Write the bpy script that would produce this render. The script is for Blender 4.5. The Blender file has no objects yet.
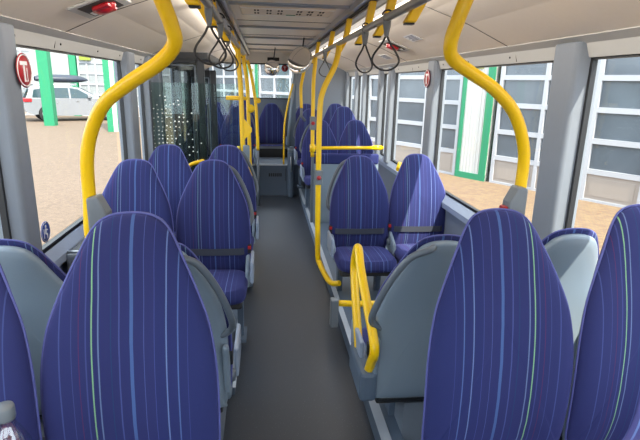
import bpy, math, random
from mathutils import Vector, Matrix
random.seed(7)
D = bpy.data
S = bpy.context.scene
COL = S.collection

# ---------------------------------------------------------------- camera
cam = D.cameras.new('camera'); cam.sensor_width = 36; cam.lens = 36 * 500 / 640; cam.clip_start = 0.05
co = D.objects.new('camera', cam); COL.objects.link(co)
RM = Matrix(((0.99397101, 0.00693934, -0.10942337), (-0.10739385, 0.26273139, -0.9588737), (0.02209501, 0.96484406, 0.26189263)))
co.matrix_world = Matrix.Translation((0, 0, 1.6)) @ RM.to_4x4()
S.camera = co
# ---------------------------------------------------------------- sky, sun, exposure
W = D.worlds.new('sky'); S.world = W; W.use_nodes = True
bg = W.node_tree.nodes['Background']; bg.inputs[0].default_value = (0.80, 0.89, 1.0, 1); bg.inputs[1].default_value = 2.2
sl = D.lights.new('sun', 'SUN'); sl.energy = 5.5; sl.angle = 0.012; sl.color = (1.0, 0.90, 0.76)
so = D.objects.new('sun', sl); COL.objects.link(so)
so.rotation_euler = Vector((0.25, -0.60, 0.78)).to_track_quat('Z', 'Y').to_euler()
S.view_settings.view_transform = 'Standard'; S.view_settings.look = 'None'
S.view_settings.gamma = 1; S.view_settings.use_curve_mapping = False
S.view_settings.exposure = 1.2
try:
    S.cycles.max_bounces = 10; S.cycles.transparent_max_bounces = 24; S.cycles.diffuse_bounces = 6
except Exception: pass

# ---------------------------------------------------------------- materials
def srgb(r, g, b):
    f = lambda c: ((c / 255 + 0.055) / 1.055) ** 2.4 if c / 255 > 0.04045 else c / 255 / 12.92
    return (f(r), f(g), f(b), 1)
def mat(name, col, rough=0.5, metal=0.0, noise=0.0, scale=40, spec=0.5, bump=0.0):
    m = D.materials.new(name); m.use_nodes = True; nt = m.node_tree
    b = nt.nodes['Principled BSDF']; b.inputs['Roughness'].default_value = rough; b.inputs['Metallic'].default_value = metal
    b.inputs['Specular IOR Level'].default_value = spec
    b.inputs['Base Color'].default_value = col
    tc = nt.nodes.new('ShaderNodeTexCoord'); n = nt.nodes.new('ShaderNodeTexNoise'); n.inputs['Scale'].default_value = scale
    n.inputs['Detail'].default_value = 4
    nt.links.new(tc.outputs['Object'], n.inputs['Vector'])
    mx = nt.nodes.new('ShaderNodeMix'); mx.data_type = 'RGBA'
    k = max(noise, 0.03)
    mx.inputs[6].default_value = tuple(c * (1 - k) for c in col[:3]) + (1,); mx.inputs[7].default_value = tuple(min(1, c * (1 + k)) for c in col[:3]) + (1,)
    nt.links.new(n.outputs['Fac'], mx.inputs[0]); nt.links.new(mx.outputs[2], b.inputs['Base Color'])
    if bump:
        bp = nt.nodes.new('ShaderNodeBump'); bp.inputs['Strength'].default_value = bump; bp.inputs['Distance'].default_value = 0.003
        nt.links.new(n.outputs['Fac'], bp.inputs['Height']); nt.links.new(bp.outputs['Normal'], b.inputs['Normal'])
    return m
M = {}
M['cream'] = mat('cream_plastic', srgb(228, 218, 204), 0.45)
M['ceiling'] = mat('ceiling_plastic', srgb(238, 231, 220), 0.35)
M['band'] = mat('band_plastic', srgb(188, 187, 183), 0.5)
M['pillar'] = mat('pillar_grey', srgb(120, 127, 137), 0.5)
M['wallgrey'] = mat('wall_grey', srgb(112, 120, 132), 0.55)
M['sill'] = mat('sill_grey', srgb(140, 152, 172), 0.35)
M['dark'] = mat('dark_rubber', srgb(24, 26, 30), 0.5)
M['darkframe'] = mat('dark_frame', srgb(36, 38, 42), 0.35)
M['shell'] = mat('seat_shell', srgb(126, 140, 154), 0.38, noise=.04, scale=300)
M['handle'] = mat('handle_grey', srgb(94, 102, 112), 0.35)
M['yellow'] = mat('yellow_paint', srgb(243, 196, 8), 0.28)
M['alu'] = mat('brushed_alu', srgb(190, 192, 196), 0.3, 0.9)
M['tube'] = mat('grey_tube', srgb(170, 168, 164), 0.3, 0.6)
M['strip'] = mat('alu_strip', srgb(168, 176, 188), 0.45, 0.0)
M['podium'] = mat('podium_grey', srgb(84, 98, 116), 0.5)
M['black'] = mat('black_cord', srgb(38, 36, 36), 0.5)
M['belt'] = mat('belt_web', srgb(50, 54, 66), 0.7)
M['red'] = mat('red_plastic', srgb(168, 28, 36), 0.35)
M['white'] = mat('white_print', srgb(236, 236, 236), 0.5)
M['bluesign'] = mat('blue_print', srgb(28, 62, 150), 0.4)
M['greysign'] = mat('grey_print', srgb(120, 124, 140), 0.5)
M['case'] = mat('case_grey', srgb(112, 118, 124), 0.4)
M['carwhite'] = mat('car_paint', srgb(124, 126, 132), 0.2, spec=0.6)
M['carglass'] = mat('car_glass', srgb(44, 60, 66), 0.08)
M['tyre'] = mat('tyre', srgb(30, 30, 32), 0.8)
M['boxblack'] = mat('roofbox_black', srgb(40, 46, 60), 0.3)
M['facwhite'] = mat('facade_white', srgb(186, 184, 180), 0.6)
M['facgreen'] = mat('facade_green', srgb(26, 122, 84), 0.5)
M['facpale'] = mat('workshop_cladding', srgb(142, 145, 146), 0.6)
M['facgreen2'] = mat('facade_green_pale', srgb(140, 205, 165), 0.5)
M['doorwhite'] = mat('door_frame_white', srgb(164, 165, 170), 0.5)
M['doorpanel'] = mat('door_kick_panel', srgb(146, 136, 128), 0.6)
M['sign'] = mat('sign_green', srgb(120, 130, 40), 0.5)
M['mirror'] = mat('mirror_glass', srgb(240, 240, 240), 0.03, 1.0)
M['ventdark'] = mat('vent_dark', srgb(60, 56, 50), 0.7)

def floor_mat():
    m = mat('floor_speckle', srgb(53, 60, 71), 0.42, noise=.1, scale=300); nt = m.node_tree
    b = nt.nodes['Principled BSDF']; tc = [n for n in nt.nodes if n.type == 'TEX_COORD'][0]
    v = nt.nodes.new('ShaderNodeTexVoronoi'); v.inputs['Scale'].default_value = 130
    r = nt.nodes.new('ShaderNodeValToRGB'); r.color_ramp.elements[0].color = (1, 1, 1, 1); r.color_ramp.elements[0].position = 0.06
    r.color_ramp.elements[1].color = (0, 0, 0, 1); r.color_ramp.elements[1].position = 0.14
    wn = nt.nodes.new('ShaderNodeMath'); wn.operation = 'GREATER_THAN'; wn.inputs[1].default_value = 0.62
    sep = nt.nodes.new('ShaderNodeSeparateColor'); mul = nt.nodes.new('ShaderNodeMath'); mul.operation = 'MULTIPLY'
    mx = nt.nodes.new('ShaderNodeMix'); mx.data_type = 'RGBA'; mx.inputs[7].default_value = srgb(140, 145, 152)
    old = b.inputs['Base Color'].links[0].from_socket
    nt.links.new(tc.outputs['Object'], v.inputs['Vector']); nt.links.new(v.outputs['Distance'], r.inputs[0])
    nt.links.new(v.outputs['Color'], sep.inputs[0]); nt.links.new(sep.outputs[0], wn.inputs[0])
    nt.links.new(wn.outputs[0], mul.inputs[0]); nt.links.new(r.outputs[0], mul.inputs[1])
    nt.links.new(mul.outputs[0], mx.inputs[0]); nt.links.new(old, mx.inputs[6]); nt.links.new(mx.outputs[2], b.inputs['Base Color'])
    return m
M['floor'] = floor_mat()

def fabric(name, sgn, lime=(124, 166, 126)):
    """purple-blue moquette with woven vertical stripes (object x in metres)"""
    m = D.materials.new(name); m.use_nodes = True; nt = m.node_tree; b = nt.nodes['Principled BSDF']
    b.inputs['Roughness'].default_value = 0.85; b.inputs['Specular IOR Level'].default_value = 0.2
    b.inputs['Sheen Weight'].default_value = 0.25; b.inputs['Sheen Tint'].default_value = srgb(150, 150, 235)
    tc = nt.nodes.new('ShaderNodeTexCoord'); sx = nt.nodes.new('ShaderNodeSeparateXYZ'); nt.links.new(tc.outputs['Object'], sx.inputs[0])
    n = nt.nodes.new('ShaderNodeTexNoise'); n.inputs['Scale'].default_value = 3.0; nt.links.new(tc.outputs['Object'], n.inputs['Vector'])
    wob = nt.nodes.new('ShaderNodeMath'); wob.operation = 'MULTIPLY_ADD'; wob.inputs[1].default_value = 0.006; nt.links.new(n.outputs['Fac'], wob.inputs[0]); nt.links.new(sx.outputs[0], wob.inputs[2])
    mr = nt.nodes.new('ShaderNodeMapRange'); mr.inputs[1].default_value = -0.23 * sgn + .003; mr.inputs[2].default_value = 0.23 * sgn + .003
    nt.links.new(wob.outputs[0], mr.inputs[0])
    cr = nt.nodes.new('ShaderNodeValToRGB'); cr.color_ramp.interpolation = 'CONSTANT'
    base = srgb(44, 48, 97); base2 = srgb(41, 47, 97)
    st = [(-.171, .003, (64, 74, 126)), (-.142, .003, (62, 72, 122)), (-.1235, .0022, (84, 44, 84)), (-.107, .003, (62, 70, 122)), (-.092, .004, lime),
          (-.0765, .005, (98, 114, 152)), (-.045, .003, (34, 66, 104)), (-.024, .0025, (68, 78, 132)), (.0075, .010, (72, 96, 148)),
          (.040, .0025, (72, 84, 138)), (.066, .0025, (64, 74, 130)), (.098, .004, (100, 118, 166)), (.129, .003, (80, 100, 152)), (.155, .0025, (58, 68, 122))]
    el = cr.color_ramp.elements; el[0].position = 0; el[0].color = base; el.remove(el[1])
    for c, w, rgb in st:
        e = el.new((c - w / 2 + .23) / .46); e.color = srgb(*rgb)
        e = el.new((c + w / 2 + .23) / .46); e.color = base if c < .05 else base2
    nt.links.new(mr.outputs[0], cr.inputs[0])
    n2 = nt.nodes.new('ShaderNodeTexNoise'); n2.inputs['Scale'].default_value = 420; n2.inputs['Detail'].default_value = 2; nt.links.new(tc.outputs['Object'], n2.inputs['Vector'])
    mx = nt.nodes.new('ShaderNodeMix'); mx.data_type = 'RGBA'; mx.blend_type = 'MULTIPLY'; mx.inputs[0].default_value = .5
    nt.links.new(cr.outputs[0], mx.inputs[6]); nt.links.new(n2.outputs['Color'], mx.inputs[7])
    hb = nt.nodes.new('ShaderNodeMix'); hb.data_type = 'RGBA'; hb.inputs[0].default_value = .35
    nt.links.new(cr.outputs[0], hb.inputs[6]); nt.links.new(mx.outputs[2], hb.inputs[7]); nt.links.new(hb.outputs[2], b.inputs['Base Color'])
    bp = nt.nodes.new('ShaderNodeBump'); bp.inputs['Strength'].default_value = .25; bp.inputs['Distance'].default_value = .001
    nt.links.new(n2.outputs['Fac'], bp.inputs['Height']); nt.links.new(bp.outputs['Normal'], b.inputs['Normal'])
    return m
M['fabric'] = fabric('moquette', 1); M['fabric_m'] = fabric('moquette_turned', -1); M['fabric_s'] = fabric('moquette_soft', 1, (96, 124, 140))
M['piping'] = mat('seat_piping', srgb(84, 88, 150), 0.7)

def glass(name, tint=(0.94, 0.96, 0.95), refl=0.022, dots=None):
    m = D.materials.new(name); m.use_nodes = True; nt = m.node_tree; nt.nodes.clear()
    out = nt.nodes.new('ShaderNodeOutputMaterial'); t = nt.nodes.new('ShaderNodeBsdfTransparent'); g = nt.nodes.new('ShaderNodeBsdfGlossy')
    t.inputs[0].default_value = (*tint, 1); g.inputs['Roughness'].default_value = .0
    mx = nt.nodes.new('ShaderNodeMixShader'); mx.inputs[0].default_value = refl
    nt.links.new(t.outputs[0], mx.inputs[1]); nt.links.new(g.outputs[0], mx.inputs[2])
    last = mx.outputs[0]
    nt.links.new(last, out.inputs[0])
    return m
M['glass'] = glass('window_glass')
M['tint'] = glass('tinted_glass', (0.50, 0.54, 0.54), .025)
def dotted(m):
    nt = m.node_tree; out = [n for n in nt.nodes if n.type == 'OUTPUT_MATERIAL'][0]; old = out.inputs[0].links[0].from_socket
    tc = nt.nodes.new('ShaderNodeTexCoord'); v = nt.nodes.new('ShaderNodeTexVoronoi'); v.voronoi_dimensions = '2D'; v.inputs['Scale'].default_value = 26; v.inputs['Randomness'].default_value = .45
    sp = nt.nodes.new('ShaderNodeSeparateXYZ'); cb = nt.nodes.new('ShaderNodeCombineXYZ'); nt.links.new(tc.outputs['Object'], sp.inputs[0])
    nt.links.new(sp.outputs[0], cb.inputs[0]); nt.links.new(sp.outputs[2], cb.inputs[1]); nt.links.new(cb.outputs[0], v.inputs['Vector'])
    def mth(op, a, b):
        n = nt.nodes.new('ShaderNodeMath'); n.operation = op
        for i, q in enumerate((a, b)):
            if isinstance(q, (int, float)): n.inputs[i].default_value = q
            else: nt.links.new(q, n.inputs[i])
        return n.outputs[0]
    sc_ = nt.nodes.new('ShaderNodeSeparateColor'); nt.links.new(v.outputs['Color'], sc_.inputs[0])
    dot = mth('LESS_THAN', v.outputs['Distance'], mth('ADD', mth('MULTIPLY', sc_.outputs[1], .06), .12))
    fx = mth('MULTIPLY', mth('MAXIMUM', mth('ADD', sp.outputs[0], .26), 0), 2.6); fz = mth('MULTIPLY', mth('MAXIMUM', mth('SUBTRACT', sp.outputs[2], 1.36), 0), 5)
    keep = mth('LESS_THAN', mth('ADD', mth('ADD', sc_.outputs[0], fx), fz), .88)
    on = mth('MULTIPLY', mth('MULTIPLY', dot, keep), mth('GREATER_THAN', sp.outputs[2], .5))
    d = nt.nodes.new('ShaderNodeBsdfDiffuse'); d.inputs[0].default_value = srgb(225, 225, 222); mx = nt.nodes.new('ShaderNodeMixShader')
    nt.links.new(on, mx.inputs[0]); nt.links.new(old, mx.inputs[1]); nt.links.new(d.outputs[0], mx.inputs[2]); nt.links.new(mx.outputs[0], out.inputs[0])
M['screen'] = glass('screen_glass', (0.82, 0.90, 0.87), .03)
dotted(M['screen'])
def facade_glass():
    m = mat('facade_glass', srgb(88, 95, 102), 0.12, noise=.35, scale=1.3)
    return m
M['facglass'] = facade_glass()
M['paleglass'] = mat('pale_glass', srgb(132, 136, 138), 0.3, noise=.15, scale=1)

def ground_mat(name, a, b_, scale):
    m = mat(name, a, .9, noise=.42, scale=scale); nt = m.node_tree; b = nt.nodes['Principled BSDF']
    tc = [n for n in nt.nodes if n.type == 'TEX_COORD'][0]
    n = nt.nodes.new('ShaderNodeTexNoise'); n.inputs['Scale'].default_value = .6; n.inputs['Detail'].default_value = 6; nt.links.new(tc.outputs['Object'], n.inputs['Vector'])
    mx = nt.nodes.new('ShaderNodeMix'); mx.data_type = 'RGBA'; mx.inputs[7].default_value = b_
    n1 = [q for q in nt.nodes if q.type == 'TEX_NOISE'][0]; mixer = [q for q in nt.nodes if q.type == 'MIX' and q != mx][0]; n1.inputs['Detail'].default_value = 8; n1.inputs['Roughness'].default_value = .75
    mrr = nt.nodes.new('ShaderNodeMapRange'); mrr.inputs[1].default_value = .36; mrr.inputs[2].default_value = .64; nt.links.new(n1.outputs['Fac'], mrr.inputs[0]); nt.links.new(mrr.outputs[0], mixer.inputs[0])
    old = b.inputs['Base Color'].links[0].from_socket
    n.inputs['Scale'].default_value = .35; fm = nt.nodes.new('ShaderNodeMath'); fm.operation = 'MULTIPLY'; fm.inputs[1].default_value = .6; nt.links.new(n.outputs['Fac'], fm.inputs[0]); nt.links.new(fm.outputs[0], mx.inputs[0]); nt.links.new(old, mx.inputs[6]); nt.links.new(mx.outputs[2], b.inputs['Base Color'])
    return m
M['asphalt'] = ground_mat('asphalt', srgb(97, 81, 67), srgb(104, 88, 74), 15)
def paver_mat():
    m = D.materials.new('pavers'); m.use_nodes = True; nt = m.node_tree; b = nt.nodes['Principled BSDF']; b.inputs['Roughness'].default_value = .9
    tc = nt.nodes.new('ShaderNodeTexCoord'); mp = nt.nodes.new('ShaderNodeMapping'); mp.inputs['Rotation'].default_value = (0, 0, math.radians(30))
    br = nt.nodes.new('ShaderNodeTexBrick'); br.inputs['Scale'].default_value = 4.5; br.inputs['Color1'].default_value = srgb(128, 106, 76); br.inputs['Color2'].default_value = srgb(110, 84, 66)
    br.inputs['Mortar'].default_value = srgb(104, 90, 76); br.inputs['Mortar Size'].default_value = .03
    nt.links.new(tc.outputs['Object'], mp.inputs[0]); nt.links.new(mp.outputs[0], br.inputs['Vector']); nt.links.new(br.outputs[0], b.inputs['Base Color'])
    return m
M['pavers'] = paver_mat()

# ---------------------------------------------------------------- mesh helpers
class MB:
    def __init__(s): s.v = []; s.f = []; s.sm = []
    def add(s, vs, fs, smooth=False):
        o = len(s.v); s.v += [tuple(v) for v in vs]; s.f += [tuple(i + o for i in f) for f in fs]; s.sm += [smooth] * len(fs); return s
    def box(s, x0, x1, y0, y1, z0, z1):
        return s.hexa([(x0, y0), (x1, y0), (x1, y1), (x0, y1)], z0, z1)
    def hexa(s, poly, z0, z1, poly2=None):
        n = len(poly); p2 = poly2 or poly
        vs = [(x, y, z0) for x, y in poly] + [(x, y, z1) for x, y in p2]
        fs = [tuple(range(n - 1, -1, -1)), tuple(range(n, 2 * n))] + [(i, (i + 1) % n, n + (i + 1) % n, n + i) for i in range(n)]
        return s.add(vs, fs)
    def prism(s, pts, axis, a, b):
        """extrude closed 2-D outline along axis ('x': pts are (y,z); 'y': (x,z); 'z': (x,y))"""
        n = len(pts)
        mk = {'x': lambda p, t: (t, p[0], p[1]), 'y': lambda p, t: (p[0], t, p[1]), 'z': lambda p, t: (p[0], p[1], t)}[axis]
        vs = [mk(p, a) for p in pts] + [mk(p, b) for p in pts]
        fs = [tuple(range(n)), tuple(range(2 * n - 1, n - 1, -1))] + [(i, n + i, n + (i + 1) % n, (i + 1) % n) for i in range(n)]
        return s.add(vs, fs)
    def tube(s, pts, r, seg=12, closed=False, flat=1.0):
        P = [Vector(p) for p in pts]; n = len(P); vs = []; fs = []
        prev = None
        rr = r if isinstance(r, (list, tuple)) else [r] * n
        for i in range(n):
            if closed: t = P[(i + 1) % n] - P[i - 1]
            else: t = P[min(i + 1, n - 1)] - P[max(i - 1, 0)]
            t.normalize()
            if prev is None:
                a = Vector((0, 0, 1)) if abs(t.z) < .9 else Vector((1, 0, 0)); u = t.cross(a).normalized()
            else:
                u = (prev - t * prev.dot(t)).normalized()
            prev = u; w = t.cross(u)
            for k in range(seg):
                an = 2 * math.pi * k / seg
                vs.append(P[i] + u * math.cos(an) * rr[i] + w * math.sin(an) * rr[i] * flat)
        m = n if closed else n - 1
        for i in range(m):
            for k in range(seg):
                a = i * seg + k; b = i * seg + (k + 1) % seg; j = ((i + 1) % n) * seg
                fs.append((a, b, j + (k + 1) % seg, j + k))
        s.add(vs, fs, True)
        if not closed:
            o = len(s.v) - len(vs)
            s.f += [tuple(o + k for k in range(seg - 1, -1, -1)), tuple(o + (n - 1) * seg + k for k in range(seg))]; s.sm += [False, False]
        return s
    def lathe(s, prof, c, axis='z', seg=28, rot=None):
        vs = []; fs = []; n = len(prof); c = Vector(c)
        for r, h in prof:
            for k in range(seg):
                a = 2 * math.pi * k / seg; p = Vector((r * math.cos(a), r * math.sin(a), h))
                if axis == 'x': p = Vector((p.z, p.x, p.y))
                if axis == 'y': p = Vector((p.x, p.z, p.y))
                if rot is not None: p = rot @ p
                vs.append(c + p)
        for i in range(n - 1):
            for k in range(seg): fs.append((i * seg + k, i * seg + (k + 1) % seg, (i + 1) * seg + (k + 1) % seg, (i + 1) * seg + k))
        s.add(vs, fs, True)
        o = len(s.v) - len(vs)
        if prof[0][0] > 1e-5: s.f.append(tuple(o + k for k in range(seg - 1, -1, -1))); s.sm.append(False)
        if prof[-1][0] > 1e-5: s.f.append(tuple(o + (n - 1) * seg + k for k in range(seg))); s.sm.append(False)
        return s
    def grid(s, rows, smooth=True, closed=False):
        n = len(rows); m = len(rows[0]); vs = [p for r in rows for p in r]; fs = []
        for i in range(n - 1):
            for k in range(m if closed else m - 1): fs.append((i * m + k, i * m + (k + 1) % m, (i + 1) * m + (k + 1) % m, (i + 1) * m + k))
        return s.add(vs, fs, smooth)
    def build(s, name, m, parent=None, bevel=0, kind=None, loc=None, segs=2):
        import bmesh
        me = D.meshes.new(name); me.from_pydata([tuple(v) for v in s.v], [], s.f); me.validate()
        for p, q in zip(me.polygons, s.sm): p.use_smooth = q
        bm = bmesh.new(); bm.from_mesh(me); bmesh.ops.recalc_face_normals(bm, faces=bm.faces); bm.to_mesh(me); bm.free()
        me.materials.append(m)
        o = D.objects.new(name, me); COL.objects.link(o)
        if parent: o.parent = parent
        if loc: o.location = loc
        if kind: o['kind'] = kind
        if bevel:
            b = o.modifiers.new('bevel', 'BEVEL'); b.width = bevel; b.segments = segs; b.limit_method = 'ANGLE'
        return o

def smooth_path(pts, n=8, closed=False):
    P = [Vector(p) for p in pts]; out = []; N = len(P)
    rng = range(N) if closed else range(N - 1)
    for i in rng:
        if closed: a, b, c, d = P[i - 1], P[i], P[(i + 1) % N], P[(i + 2) % N]
        else: a, b, c, d = P[max(i - 1, 0)], P[i], P[i + 1], P[min(i + 2, N - 1)]
        for k in range(n):
            t = k / n
            out.append(0.5 * ((2 * b) + (c - a) * t + (2 * a - 5 * b + 4 * c - d) * t * t + (-a + 3 * b - 3 * c + d) * t ** 3))
    if not closed: out.append(P[-1])
    return out
def tag(o, label=None, cat=None, group=None, kind=None):
    if label: o['label'] = label
    if cat: o['category'] = cat
    if group: o['group'] = group
    if kind: o['kind'] = kind
    return o
def empty(name, loc=(0, 0, 0), rz=0):
    o = D.objects.new(name, None); COL.objects.link(o); o.location = loc; o.rotation_euler = (0, 0, rz); o.empty_display_size = .1; return o
def copy_tree(o, parent=None):
    c = o.copy(); COL.objects.link(c); c.parent = parent
    for ch in [x for x in D.objects if x.parent == o]: copy_tree(ch, c)
    return c

XL, XR, XC = -1.07, 1.42, 0.175          # glass planes and centre line
Y0, Y1 = -2.6, 9.3
SZ, WT = 0.79, 1.745
def mx_(x): return 2 * XC - x            # mirror across the centre line

# ---------------------------------------------------------------- bus shell
MB().box(-0.165, 0.505, Y0, 7.25, -0.06, 0.0).build('floor', M['floor'], kind='structure')
MB().box(-1.07, -0.165, Y0, 7.25, -0.06, 0.0).build('floor', M['floor'], kind='structure')
MB().box(0.505, 1.42, Y0, 7.25, -0.06, 0.0).build('floor', M['floor'], kind='structure')
# low plinths beside the aisle with metal nosing
t = MB().box(0.505, 1.36, 2.35, 7.25, 0.0, 0.10).build('trim_1', M['podium'], kind='structure')
MB().box(0.500, 0.535, 2.35, 7.25, 0.10, 0.104).build('nosing_strip', M['strip'], t)
t = MB().box(0.505, 0.60, -0.6, 2.35, 0.0, 0.10).build('trim_2', M['podium'], kind='structure')
MB().box(0.500, 0.545, -0.6, 2.35, 0.10, 0.106).build('nosing_strip', M['strip'], t)
t = MB().box(0.60, 1.36, -0.6, 1.75, 0.0, 0.085).build('trim_10', M['podium'], kind='structure')
t = MB().box(0.60, 1.36, 1.85, 2.30, 0.0, 0.26).build('trim_3', M['wallgrey'], kind='structure')
t = MB().box(-1.02, -0.165, 2.35, 4.7, 0.0, 0.04).build('trim_4', M['podium'], kind='structure')
MB().box(-0.19, -0.160, 2.35, 4.7, 0.04, 0.045).build('nosing_strip', M['strip'], t)
t = MB().box(-1.02, -0.165, -0.6, 1.75, 0.0, 0.088).build('trim_5', M['podium'], kind='structure')
t = MB().box(-1.02, -0.20, 1.75, 2.35, 0.0, 0.26).build('trim_6', M['wallgrey'], kind='structure')
# rear platform and step
t = MB().box(-1.02, 0.50, 7.25, 8.25, 0.0, 0.46).build('trim_7', M['podium'], kind='structure')
MB().box(-0.40, 0.42, 7.235, 7.275, 0.445, 0.466).build('step_edge', M['alu'], t)
vm = MB()
for k in range(7): vm.box(0.06 + k * .028, 0.078 + k * .028, 7.243, 7.251, 0.285, 0.335)
vm.build('heater_grille', M['dark'], t)
vm = MB()
for k in range(4): vm.box(0.30 + k * .03, 0.306 + k * .03, 7.243, 7.251, 0.22, 0.40)
vm.build('vent_slots', M['dark'], t)
MB().box(-1.02, 0.50, 7.98, 9.25, 0.44, 0.60).build('trim_8', M['dark'], kind='structure')

def wall(side):
    sx = -1 if side == 'left' else 1
    X = XL if sx < 0 else XR
    f = lambda a: X - sx * a            # a metres inwards from the glass
    def bx(m, a0, a1, y0, y1, z0, z1):
        m.box(min(f(a0), f(a1)), max(f(a0), f(a1)), y0, y1, z0, z1); return m
    door = (4.95, 6.35)
    segs = [(Y0, door[0]), (door[1], Y1)] if sx < 0 else [(Y0, Y1)]
    m = MB()
    for a, b in segs: bx(m, -.04, .02, a, b, -.45, SZ)
    w = m.build('wall_' + side, M['wallgrey'], kind='structure')
    m = MB()
    for a, b in segs:
        m.prism([(f(-.04), SZ), (f(-.04), SZ - .02), (f(.055), SZ - .09), (f(.055), SZ - .05), (f(.02), SZ)], 'y', a, b)
    m.build('window_ledge', M['sill'], w)
    m = MB()
    for a, b in segs: bx(m, .02, .035, a, b, .06, .12)
    m.build('kick_rail', M['podium'], w)
    m = bx(MB(), -.015, .0, Y0, Y1, WT, 2.15)
    m.build('header_panel', M['band'], w)
    if sx < 0: P = [(-2.6, -2.4), (-1.2, -1.0), (0.35, 0.55), (2.13, 2.345), (4.02, 4.30), (4.70, 4.95), (6.35, 6.55), (7.75, 7.95), (9.05, 9.3)]
    else: P = [(-2.6, -2.4), (-1.2, -1.0), (0.35, 0.55), (2.13, 2.40), (4.03, 4.28), (5.46, 5.66), (5.98, 6.15), (7.0, 7.15), (7.62, 7.75), (8.45, 8.6), (9.05, 9.3)]
    n = 0
    for a, b in P:
        n += 1
        pl = [(f(-.04), a + .005), (f(-.04), b - .005), (f(.0), b), (f(.055), b - .05), (f(.068), b - .075), (f(.068), a + .035), (f(.058), a + .018), (f(.0), a)]
        p2 = [(x + (-sx * 0.0), y) for x, y in pl]
        p = MB().hexa(pl, SZ - .03, WT + .06, p2).build('trim_%d' % (n + (20 if sx < 0 else 40)), M['pillar'], kind='structure', bevel=.008)
        g = MB()
        for yy in (a, b): g.box(min(f(-.012), f(.012)), max(f(-.012), f(.012)), yy - .012, yy + .012, SZ, WT)
        g.build('window_gasket', M['dark'], p)
    n = 0
    for (a, b), (c, d) in zip(P, P[1:]):
        if sx < 0 and abs(c - 6.35) < .01: continue
        n += 1
        w0 = MB().box(min(f(-.012), f(-.004)), max(f(-.012), f(-.004)), b - .003, c + .003, SZ - .01, WT + .02).build('window_%d' % (n + (0 if sx < 0 else 20)), M['glass'], kind='structure')
        g = bx(bx(MB(), -.015, .012, b, c, SZ - .01, SZ + .016), -.015, .012, b, c, WT - .016, WT + .01)
        g.build('window_frame', M['dark'], w0)
wall('left'); wall('right')

# ceiling: profile of the left half mirrored, extruded along the bus
def ceil_prof():
    h = [(XL - .01, 1.74), (-1.055, 1.742), (-1.035, 1.80), (-0.98, 1.828), (-0.75, 1.93), (-0.55, 2.0), (-0.36, 2.045), (-0.32, 2.05)]
    return h
h = ceil_prof()
out = h + [(-.32, 2.16), (-.7, 2.13), (XL - .01, 1.9)]
c = MB().prism(out, 'y', Y0, Y1).build('ceiling', M['cream'], kind='structure')
MB().prism([(mx_(x), z) for x, z in out], 'y', Y0, Y1).build('coving_right', M['cream'], c)
MB().box(-.33, mx_(-.33), Y0, Y1, 2.115, 2.17).build('ceiling_centre', M['ceiling'], c)
for sx in (0, 1):
    q = (lambda x: x) if sx == 0 else mx_
    b = MB().prism([(q(-1.058), 1.738), (q(-1.040), 1.802), (q(-0.985), 1.8265), (q(-0.983), 1.822), (q(-1.032), 1.797), (q(-1.050), 1.738)], 'y', Y0, Y1).build('band_panel', M['band'], c)
    s1 = MB()
    for yy in (1.3, 2.35, 2.85, 3.45, 3.95, 4.6, 5.3): s1.lathe([(.006, -.004), (.006, .004), (.0001, .005)], (q(-1.041), yy, 1.77), 'x', 10)
    s1.build('screw', M['dark'], b)
    s1 = MB()
    for yy in (.75, 2.78, 4.8, 6.8): s1.tube([(q(-1.046), yy, 1.745), (q(-1.034), yy, 1.80), (q(-.98), yy, 1.8265), (q(-.75), yy, 1.929), (q(-.5), yy, 2.013)], .0016, 5)
    s1.build('panel_joint', M['ventdark'], b)
    # channel beside the centre panel
    ch = MB().box(*sorted((q(-.325), q(-.275))), Y0, Y1, 2.045, 2.12).build('channel_rail', M['tube'], c)
    MB().box(*sorted((q(-.276), q(-.262))), Y0, Y1, 2.06, 2.12).build('channel_gap', M['dark'], ch)
    MB().box(*sorted((q(-.262), q(-.23))), Y0, Y1, 2.075, 2.12).build('channel_lip', M['alu'], ch)
for yy in (1.2, 3.62, 5.05, 6.2, 7.3, 8.3):
    MB().prism([(yy - .035, 2.116), (yy - .03, 2.104), (yy - .015, 2.098), (yy + .015, 2.098), (yy + .03, 2.104), (yy + .035, 2.116)], 'x', -.23, mx_(-.23)).build('ceiling_crossbar', M['alu'], c)
for yy in (2.3, 4.6, 5.9): MB().box(-.23, mx_(-.23), yy, yy + .006, 2.112, 2.118).build('panel_joint', M['ventdark'], c)

# front and rear ends
f = MB().box(XL - .04, XR + .04, Y0 - .05, Y0, -.45, .55).build('wall_front', M['wallgrey'], kind='structure')
MB().box(XL - .04, XR + .04, Y0 - .05, Y0, 2.05, 2.17).build('front_header', M['band'], f)
MB().box(XL, XR, Y0 - .03, Y0 - .022, .55, 2.05).build('window_40', M['glass'], kind='structure')
r = MB().box(XL - .04, XR + .04, Y1, Y1 + .05, -.45, 1.33).build('wall_rear', M['wallgrey'], kind='structure')
MB().box(XL - .04, XR + .04, Y1, Y1 + .05, 1.93, 2.17).build('rear_header', M['ceiling'], r)
MB().box(XL - .04, -.95, Y1, Y1 + .05, 1.33, 1.93).build('rear_corner', M['pillar'], r)
MB().box(0.58, XR + .04, Y1, Y1 + .05, 1.33, 1.93).build('rear_corner', M['pillar'], r)
wr = MB().box(-.95, .58, Y1 + .02, Y1 + .028, 1.33, 1.93).build('window_41', M['glass'], kind='structure')
MB().box(-.95, .58, Y1 - .012, Y1 + .03, 1.325, 1.345).box(-.95, .58, Y1 - .012, Y1 + .03, 1.915, 1.935).build('window_frame', M['dark'], wr)
# engine tower in the right rear corner
tw = MB().prism([(0.50, 8.72), (0.53, 8.62), (0.60, 8.58), (1.36, 8.58), (1.36, 9.28), (0.50, 9.28)], 'z', 0.0, 2.06).build('wall_tower', M['pillar'], kind='structure')

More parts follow.
